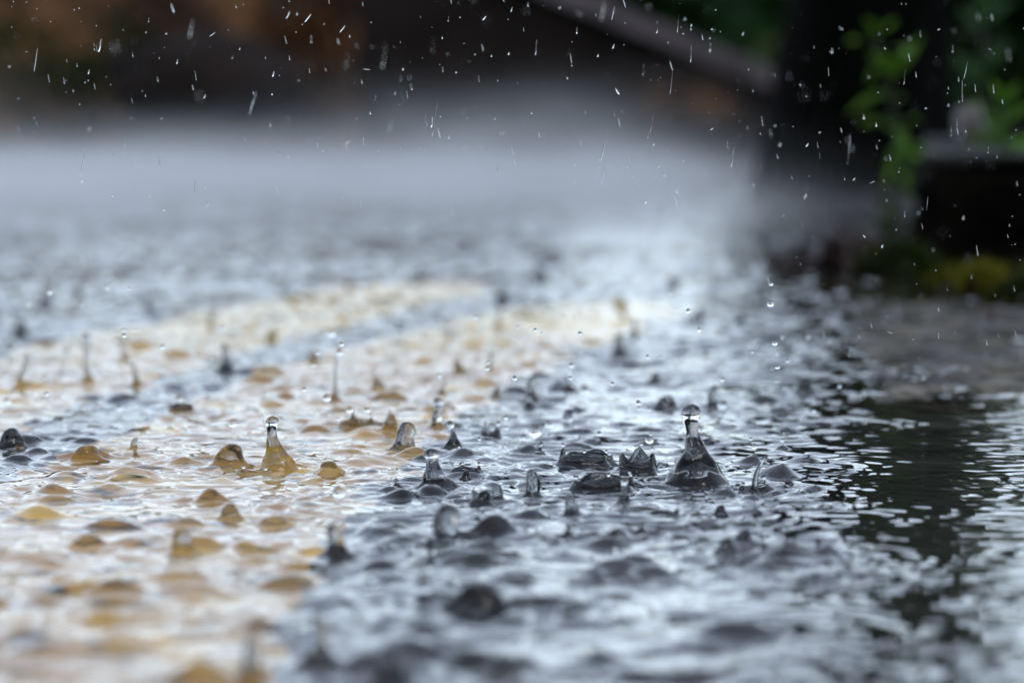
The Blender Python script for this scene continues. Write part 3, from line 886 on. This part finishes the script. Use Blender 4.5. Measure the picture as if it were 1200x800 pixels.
# ------------------------------------------------------------------ verge, kerb, slab at the right
def verge_z(X, Y):
    # a low strip of soil right of the gutter, rising towards the right
    wob = 0.012 * np.sin(Y * 11 + X * 9) + 0.008 * np.sin(Y * 31 + X * 23 + 1)
    xe = 0.345 - 0.090 * np.clip(Y - 3.17, -0.3, 0.95) + 0.10 * smooth(4.6, 6.0, Y) + wob
    d = X - xe
    z = -0.02 + 0.032 * smooth(-0.03, 0.16, d)
    return z
def verge_rough(X, Y):
    z = verge_z(X, Y); o = np.empty_like(z)
    for a in range(X.shape[0]):
        for b_ in range(X.shape[1]):
            o[a, b_] = z[a, b_] + 0.010 * noise.noise((X[a, b_] * 14, Y[a, b_] * 14, 2)) + 0.004 * noise.noise((X[a, b_] * 50, Y[a, b_] * 50, 7))
    return o
tag(grid_sheet('verge', 0.20, 3.2, 2.95, 10.2, 240, 300, verge_rough, M_SOIL), 'dark soil verge right of the gutter', kind='structure')

def rough_block(name, x0, x1, y0, y1, z0, z1, mat, parent, seg=(18, 18, 10), amp=0.006, seed=0, bev=0.012):
    bm = bmesh.new()
    bmesh.ops.create_cube(bm, size=1.0)
    for v in bm.verts:
        v.co = Vector((x0 + (v.co.x + 0.5) * (x1 - x0), y0 + (v.co.y + 0.5) * (y1 - y0), z0 + (v.co.z + 0.5) * (z1 - z0)))
    bmesh.ops.bevel(bm, geom=list(bm.edges), offset=bev, segments=3, affect='EDGES', profile=0.5)
    bmesh.ops.subdivide_edges(bm, edges=list(bm.edges), cuts=7, use_grid_fill=True)
    for v in bm.verts:
        q = v.co
        nn = Vector((noise.noise(q * 18 + Vector((seed, 0, 0))), noise.noise(q * 18 + Vector((0, seed, 5))), noise.noise(q * 18 + Vector((9, 0, seed)))))
        n2 = Vector((noise.noise(q * 60), noise.noise(q * 60 + Vector((3, 3, 3))), noise.noise(q * 60 + Vector((7, 1, 3)))))
        v.co = q + nn * amp + n2 * amp * 0.35
        v.co.x += (q.y - y0) * 0.085
    me = bpy.data.meshes.new(name); bm.to_mesh(me); bm.free()
    me.polygons.foreach_set('use_smooth', [True] * len(me.polygons)); me.materials.append(mat)
    o = link(bpy.data.objects.new(name, me)); o.parent = parent
    return o

kx0 = at_depth(1078, 340, 3.72).x; kx1 = kx0 + 0.62
ktop = at_depth(1150, 196, 3.72).z
kr = empty('kerb_stone', (0, 0, 0))
tag(kr, 'black wet kerb block with a pale lichened top at the right', 'kerb stone')
rough_block('block_body', kx0, kx1, 3.72, 4.9, -0.02, ktop, M_KERB, kr, amp=0.020, seed=2, bev=0.03)
rough_block('block_top', kx0 + 0.004, kx1, 3.725, 4.88, ktop + 0.001, ktop + 0.009, M_KERBTOP, kr, amp=0.007, seed=5, bev=0.004)

# partly drowned slab in the gutter
def slab_rough(X, Y):
    o = np.empty_like(X)
    for a in range(X.shape[0]):
        for b_ in range(X.shape[1]):
            x, y = X[a, b_], Y[a, b_]
            xl = 0.158 + (y - 2.3) * 0.050
            e = min(smooth(-0.012, 0.03, x - xl), smooth(2.18, 2.50, y + 0.03 * math.sin(x * 40)), 1 - 0.5 * smooth(3.3, 3.7, y + 0.25 * noise.noise((x * 12, y * 3, 8.0))))
            o[a, b_] = -0.014 + 0.0162 * e + 0.0052 * noise.noise((x * 24, y * 7, 0.3)) + 0.0028 * noise.noise((x * 95, y * 60, 3.3)) + 0.0008 * noise.noise((x * 260, y * 200, 9.3))
    return o
tag(grid_sheet('drowned_slab', 0.13, 0.62, 2.12, 3.85, 180, 380, slab_rough, M_SLAB), 'brown wet stone slab barely above the gutter water', 'stone slab', kind='structure')

def moss(label, px, py, Y, w, d, h, n, mat, seed, group='cushions of moss along the kerb foot', z=0.006):
    r = random.Random(seed)
    c = at_depth(px, py, Y)
    V, F = [], []
    for _ in range(n):
        a = r.uniform(0, 6.28); q = r.random() ** 0.5
        x, y = math.cos(a) * q * w, math.sin(a) * q * d
        z = h * (1 - q * q) * 0.7
        leaf_faces(V, F, Vector((x, y, z)), Vector((x / w * 0.6 + r.gauss(0, .4), y / d * 0.6 + r.gauss(0, .4), 0.9)), rv(r), h * r.uniform(0.3, 0.7), h * 0.14)
    o = mesh_obj('moss_clump', V, F, mat, None, (c.x, c.y, z), smooth=False)
    return tag(o, label, 'moss', group)
mr = random.Random(77)
moss('rusty brown moss tuft in front of the yellow green cushions', 1165, 365, 3.38, 0.022, 0.03, 0.010, 400, M_MOSSRED, 4)
moss('dim olive moss cushion beside the leaf heap', 1045, 312, 3.95, 0.030, 0.06, 0.018, 500, M_OLIVE, 5)
for k in range(15):
    px = mr.uniform(1055, 1235)
    Yk = 3.66 - (px - 1055) / 180 * 0.24 + mr.uniform(-0.16, 0.05)
    moss('small yellow green moss cushion in the row along the foot of the black kerb block', px, 345, Yk, mr.uniform(0.010, 0.024), mr.uniform(0.02, 0.04), mr.uniform(0.008, 0.024), 320,
         mr.choice([M_MOSS, M_MOSS, M_OLIVE]), 10 + k)

for k, (px, Yk) in enumerate([(1088, 3.76), (1108, 3.82), (1132, 3.78), (1162, 3.84), (1186, 3.78), (1100, 3.95)]):
    moss('little green moss pad on the pale top of the black kerb block', px, 190, Yk, mr.uniform(0.010, 0.018), mr.uniform(0.02, 0.03), mr.uniform(0.006, 0.012), 200, M_OLIVE, 60 + k, 'moss pads on top of the kerb block', ktop + 0.004)

def grass_tuft(px, Y, n, hmax, seed, label):
    r = random.Random(seed)
    c = at_depth(px, 330, Y)
    V, F = [], []
    for _ in range(n):
        a = r.uniform(0, 6.28)
        leaf_faces(V, F, Vector((r.gauss(0, .006), r.gauss(0, .006), 0)), Vector((math.cos(a) * 0.5, math.sin(a) * 0.5, r.uniform(0.6, 1.3))), rv(r), hmax * r.uniform(0.4, 1), 0.0022, 0.4)
    tag(mesh_obj('grass_tuft', V, F, M_MOSS if seed % 2 else M_OLIVE, None, (c.x, c.y, 0.002), smooth=False), label, 'grass', 'thin grass tufts on the verge')
for k, (px, Y) in enumerate([(1070, 3.66), (1098, 3.6), (1132, 3.62), (1160, 3.55), (1190, 3.6), (1030, 4.0), (1005, 4.2)]):
    grass_tuft(px, Y, 26, 0.03, 40 + k, 'thin drooping grass tuft growing among the moss at the kerb foot')

def leaf_heap():
    r = random.Random(12)
    c = at_depth(985, 318, 4.05)
    V, F = [], []
    for _ in range(420):
        a = r.uniform(0, 6.28); q = r.random() ** 0.6
        x, y = math.cos(a) * q * 0.062, math.sin(a) * q * 0.08
        hh = 0.032 * (1 - q ** 1.5) * (0.6 + 0.4 * math.sin(x * 60 + 1))
        leaf_faces(V, F, Vector((x, y, max(0, hh * r.random()))), Vector((r.gauss(0, 1), r.gauss(0, 1), r.gauss(0.15, .3))), Vector((0, 0, 1)) + rv(r) * 0.6, r.uniform(0.012, 0.022), r.uniform(0.007, 0.012))
    o = mesh_obj('leaf_heap', V, F, M_DEADLEAF, None, (c.x, c.y, 0.0), smooth=False)
    tag(o, 'heap of dark dead leaves washed up at the end of the kerb', 'leaf litter', kind='stuff')
leaf_heap()

def dead_leaf(px, py, seed):
    r = random.Random(seed)
    x, y = on_ground(px, py)
    V, F = [], []
    leaf_faces(V, F, Vector((0, 0, 0)), Vector((r.gauss(0, 1), r.gauss(0, 1), r.uniform(0, .5))), Vector((0, 0, 1)) + rv(r) * 0.5, r.uniform(0.018, 0.032), r.uniform(0.010, 0.016))
    tag(mesh_obj('dead_leaf', V, F, M_DEADLEAF, None, (x, y, 0.010), smooth=False), 'fallen brown leaf lying on the wet verge below the kerb', 'leaf', 'fallen leaves on the verge')
for k, (px, py) in enumerate([(925, 312), (948, 322), (900, 300), (1010, 322), (1062, 338), (1105, 358), (1140, 368), (1172, 380), (1195, 372), (1040, 330), (965, 300), (1085, 330)]):
    dead_leaf(px, py, 600 + k)

def plant(name, label, stem_pts, leaves, mat, cat='plant', group=None, stem_r=0.0015):
    """stem_pts: list of (px,py) at depth; leaves: (px0,py0,px1,py1,width px)"""
    Y = leaves[0][5]
    p0 = at_depth(*stem_pts[0], Y)
    root = empty(name, p0)
    tag(root, label, cat, group)
    pts = [at_depth(a, b_, Y) - p0 for a, b_ in stem_pts]
    V, F = [], []
    tube(V, F, pts, [stem_r * (1 - 0.5 * k / len(pts)) for k in range(len(pts))], 7)
    mesh_obj('stem', V, F, M_STEM, root)
    r = random.Random(len(label))
    for (a, b_, c, d, w, yy) in leaves:
        V, F = [], []
        q0 = at_depth(a, b_, Y) - p0; q1 = at_depth(c, d, yy) - p0
        L = (q1 - q0).length
        leaf_faces(V, F, q0, q1 - q0, Vector((r.uniform(-.3, .3), -0.6, 0.8)), L * 0.85, w * 0.62 * Y / F_PX, 0.12)
        mesh_obj('leaf', V, F, mat, root)
    for k in range(14):
        t = r.uniform(0.25, 1.0) * (len(pts) - 1); i0 = min(int(t), len(pts) - 2)
        q0 = pts[i0].lerp(pts[i0 + 1], t - i0)
        d = Vector((r.gauss(0, 1), r.gauss(0, 1), r.gauss(0.2, 0.5)))
        V, F = [], []
        st = d.normalized() * r.uniform(4, 22) * Y / F_PX
        leaf_faces(V, F, q0 + st, d, Vector((r.uniform(-.3, .3), -0.6, 0.8)), r.uniform(16, 30) * Y / F_PX, r.uniform(7, 12) * Y / F_PX, 0.15)
        tube(V, F, [q0, q0 + st * 0.5, q0 + st], [0.0005] * 3, 4)
        mesh_obj('leaf', V, F, mat, root)
    return root

plant('sapling', 'slender sapling with bright green leaves in front of the trunk', [(1058, 292), (1054, 230), (1050, 150), (1040, 90), (1024, 40)],
      [(1046, 92, 1088, 28, 26, 4.55), (1044, 96, 1012, 40, 30, 4.45), (1046, 60, 1076, 62, 24, 4.5), (1048, 112, 984, 128, 24, 4.5), (1050, 150, 1072, 214, 22, 4.45), (1052, 170, 1036, 222, 24, 4.5), (1056, 200, 1068, 240, 18, 4.5), (1054, 235, 1028, 268, 18, 4.5), (1026, 44, 1010, 10, 18, 4.5)],
      M_GREEN, 'sapling')
plant('leafy_plant', 'small olive plant rising from the moss by the leaf heap', [(1040, 310), (1040, 270), (1036, 240)],
      [(1040, 285, 1022, 246, 14, 4.0), (1039, 270, 1056, 236, 13, 4.02), (1037, 245, 1030, 212, 12, 4.0), (1040, 300, 1004, 290, 16, 4.0), (1040, 300, 1080, 280, 16, 4.0), (1038, 292, 1020, 282, 14, 4.0)],
      M_OLIVE)
plant('leafy_plant', 'bright green leafy plant on top of the kerb block', [(1180, 192), (1178, 160), (1172, 120)],
      [(1179, 175, 1120, 160, 26, 3.95), (1178, 160, 1150, 116, 24, 3.95), (1176, 150, 1215, 110, 26, 3.95), (1180, 180, 1235, 150, 28, 3.95), (1174, 125, 1160, 84, 22, 3.95), (1179, 170, 1140, 138, 22, 4.0), (1178, 165, 1205, 172, 26, 3.9), (1174, 128, 1198, 88, 22, 3.95)],
      M_GREEN)
plant('leafy_plant', 'dim green plant behind the kerb at the top right corner', [(1150, 180), (1152, 90), (1150, 10)],
      [(1151, 100, 1110, 50, 34, 5.2), (1152, 80, 1190, 40, 34, 5.2), (1151, 40, 1120, 0, 32, 5.2), (1150, 30, 1195, -10, 32, 5.2), (1151, 20, 1150, -50, 30, 5.2)],
      M_DARKGREEN)
rock('pebble', 'pale rounded stone on the kerb top behind the green plant', 1136, 150, 4.4, 0.014, 0.014, 0.022, M_PEBBLE, 20, 'stone')

# ------------------------------------------------------------------ mist
def mist():
    m, nt, out = new_mat('spray_mist')
    sc_ = nt.nodes.new('ShaderNodeVolumeScatter')
    sc_.inputs['Color'].default_value = (1.0, 1.0, 0.97, 1)
    sc_.inputs['Anisotropy'].default_value = 0.6
    tc = nt.nodes.new('ShaderNodeTexCoord')
    sep = nt.nodes.new('ShaderNodeSeparateXYZ'); nt.links.new(tc.outputs['Object'], sep.inputs[0])
    def math_(op, a, b_=None):
        n = nt.nodes.new('ShaderNodeMath'); n.operation = op
        for k, v in enumerate((a, b_)):
            if v is None: continue
            if isinstance(v, (int, float)): n.inputs[k].default_value = v
            else: nt.links.new(v, n.inputs[k])
        return n.outputs[0]
    def mapr(v, a, b_, c, d):
        n = nt.nodes.new('ShaderNodeMapRange'); n.interpolation_type = 'SMOOTHSTEP'
        nt.links.new(v, n.inputs['Value'])
        for k, q in zip(('From Min', 'From Max', 'To Min', 'To Max'), (a, b_, c, d)): n.inputs[k].default_value = q
        return n.outputs[0]
    nh = nt.nodes.new('ShaderNodeTexNoise'); nh.inputs['Scale'].default_value = 2.6; nh.inputs['Detail'].default_value = 3
    mph = nt.nodes.new('ShaderNodeMapping'); mph.inputs['Scale'].default_value = (1.0, 0.35, 3.0); mph.inputs['Location'].default_value = (3.1, 0.7, 0.2)
    nt.links.new(tc.outputs['Object'], mph.inputs['Vector']); nt.links.new(mph.outputs[0], nh.inputs['Vector'])
    hz = math_('DIVIDE', sep.outputs['Z'], mapr(nh.outputs['Fac'], 0.34, 0.66, 0.014, 0.031))
    fall = math_('EXPONENT', math_('MULTIPLY', hz, -1.0))
    yin = mapr(sep.outputs['Y'], 3.9, 7.8, 0.0, 1.0)
    yout = mapr(sep.outputs['Y'], 9.0, 10.4, 1.0, 0.2)
    xr_ = mapr(sep.outputs['X'], 0.06, 0.44, 1.0, 0.05)
    xl_ = mapr(sep.outputs['X'], -1.1, -0.1, 0.62, 1.0)
    nz = nt.nodes.new('ShaderNodeTexNoise'); nz.inputs['Scale'].default_value = 1.7; nz.inputs['Detail'].default_value = 3
    nt.links.new(tc.outputs['Object'], nz.inputs['Vector'])
    nf = mapr(nz.outputs['Fac'], 0.32, 0.68, 0.12, 1.9)
    d = math_('MULTIPLY', math_('MULTIPLY', fall, yin), math_('MULTIPLY', yout, nf))
    d = math_('MULTIPLY', d, math_('MULTIPLY', xr_, xl_))
    d = math_('MULTIPLY', d, 4.2)
    nt.links.new(d, sc_.inputs['Density'])
    nt.links.new(sc_.outputs[0], out.inputs['Volume'])
    x0, x1, y0, y1, z0, z1 = -5, 2.4, 3.9, 10.4, 0.004, 0.20
    V = [(x0, y0, z0), (x1, y0, z0), (x1, y1, z0), (x0, y1, z0), (x0, y0, z1), (x1, y0, z1), (x1, y1, z1), (x0, y1, z1)]
    F = [(0, 3, 2, 1), (4, 5, 6, 7), (0, 1, 5, 4), (1, 2, 6, 5), (2, 3, 7, 6), (3, 0, 4, 7)]
    o = mesh_obj('mist', V, F, m, smooth=False)
    tag(o, 'pale spray mist hanging low over the far part of the road', kind='stuff')
mist()

# ------------------------------------------------------------------ light
w = bpy.data.worlds.new('World'); scene.world = w; w.use_nodes = True
nt = w.node_tree
bg = nt.nodes['Background']
sky = nt.nodes.new('ShaderNodeTexSky'); sky.sky_type = 'NISHITA'; sky.sun_disc = False
SUN_EL, SUN_ROT = R_(60), R_(165)
sky.sun_elevation = SUN_EL; sky.sun_rotation = SUN_ROT
sky.air_density = 1.0; sky.dust_density = 1.5; sky.ozone_density = 1.5
hs = nt.nodes.new('ShaderNodeHueSaturation'); hs.inputs['Saturation'].default_value = 0.46; hs.inputs['Value'].default_value = 3.3
nt.links.new(sky.outputs[0], hs.inputs['Color']); 
tint = nt.nodes.new('ShaderNodeMix'); tint.data_type = 'RGBA'; tint.blend_type = 'MULTIPLY'; tint.inputs['Factor'].default_value = 1.0
tint.inputs['B'].default_value = (0.96, 1.0, 1.05, 1)

# overcast: broken cloud, brighter over the far side of the road than behind the photographer
tcw = nt.nodes.new('ShaderNodeTexCoord'); spw = nt.nodes.new('ShaderNodeSeparateXYZ'); nt.links.new(tcw.outputs['Generated'], spw.inputs[0])
mrw = nt.nodes.new('ShaderNodeMapRange'); mrw.interpolation_type = 'SMOOTHSTEP'; nt.links.new(spw.outputs['Y'], mrw.inputs['Value'])
for k_, v_ in zip(('From Min', 'From Max', 'To Min', 'To Max'), (-0.5, 0.7, 0.24, 1.0)): mrw.inputs[k_].default_value = v_
cn = nt.nodes.new('ShaderNodeTexNoise'); cn.inputs['Scale'].default_value = 2.6; cn.inputs['Detail'].default_value = 4
nt.links.new(tcw.outputs['Generated'], cn.inputs['Vector'])
mrc = nt.nodes.new('ShaderNodeMapRange'); nt.links.new(cn.outputs['Fac'], mrc.inputs['Value'])
for k_, v_ in zip(('From Min', 'From Max', 'To Min', 'To Max'), (0.3, 0.7, 0.62, 1.25)): mrc.inputs[k_].default_value = v_
mm = nt.nodes.new('ShaderNodeMath'); mm.operation = 'MULTIPLY'; nt.links.new(mrw.outputs[0], mm.inputs[0]); nt.links.new(mrc.outputs[0], mm.inputs[1])
cl_ = nt.nodes.new('ShaderNodeMix'); cl_.data_type = 'RGBA'; cl_.blend_type = 'MULTIPLY'; cl_.inputs['Factor'].default_value = 1.0
nt.links.new(hs.outputs[0], cl_.inputs['A']); nt.links.new(mm.outputs[0], cl_.inputs['B'])
nt.links.new(cl_.outputs['Result'], tint.inputs['A']); nt.links.new(tint.outputs['Result'], bg.inputs['Color'])
bg.inputs['Strength'].default_value = 0.13
sd_ = bpy.data.lights.new('sun', 'SUN'); sd_.energy = 0.7; sd_.angle = R_(20); sd_.color = (1.0, 0.97, 0.93)
so = link(bpy.data.objects.new('sun', sd_))
# direction towards the sun: rotation measured from +Y, clockwise seen from above
dirv = Vector((math.sin(SUN_ROT) * math.cos(SUN_EL), math.cos(SUN_ROT) * math.cos(SUN_EL), math.sin(SUN_EL)))
so.rotation_euler = dirv.to_track_quat('Z', 'Y').to_euler()

# ------------------------------------------------------------------ camera
cd = bpy.data.cameras.new('camera')
cd.sensor_width = 36; cd.lens = F_PX / 1200 * 36
cd.clip_start = 0.02; cd.clip_end = 1000
cd.dof.use_dof = True; cd.dof.focus_distance = FOCUS
cd.dof.aperture_fstop = cd.lens / 13.5
cam = link(bpy.data.objects.new('camera', cd))
cam.location = (0, 0, CAM_H); cam.rotation_euler = (R_(90) - PITCH, 0, 0)
scene.camera = cam

scene.view_settings.view_transform = 'Standard'; scene.view_settings.look = 'None'
scene.view_settings.exposure = 0; scene.view_settings.gamma = 1
cy = scene.cycles
cy.max_bounces = 14; cy.transmission_bounces = 12; cy.glossy_bounces = 6; cy.diffuse_bounces = 3; cy.volume_bounces = 5
cy.caustics_refractive = True; cy.caustics_reflective = True; cy.blur_glossy = 0.3
cy.sample_clamp_indirect = 6.0
cy.volume_step_rate = 1.0; cy.volume_max_steps = 96
cy.use_denoising = True
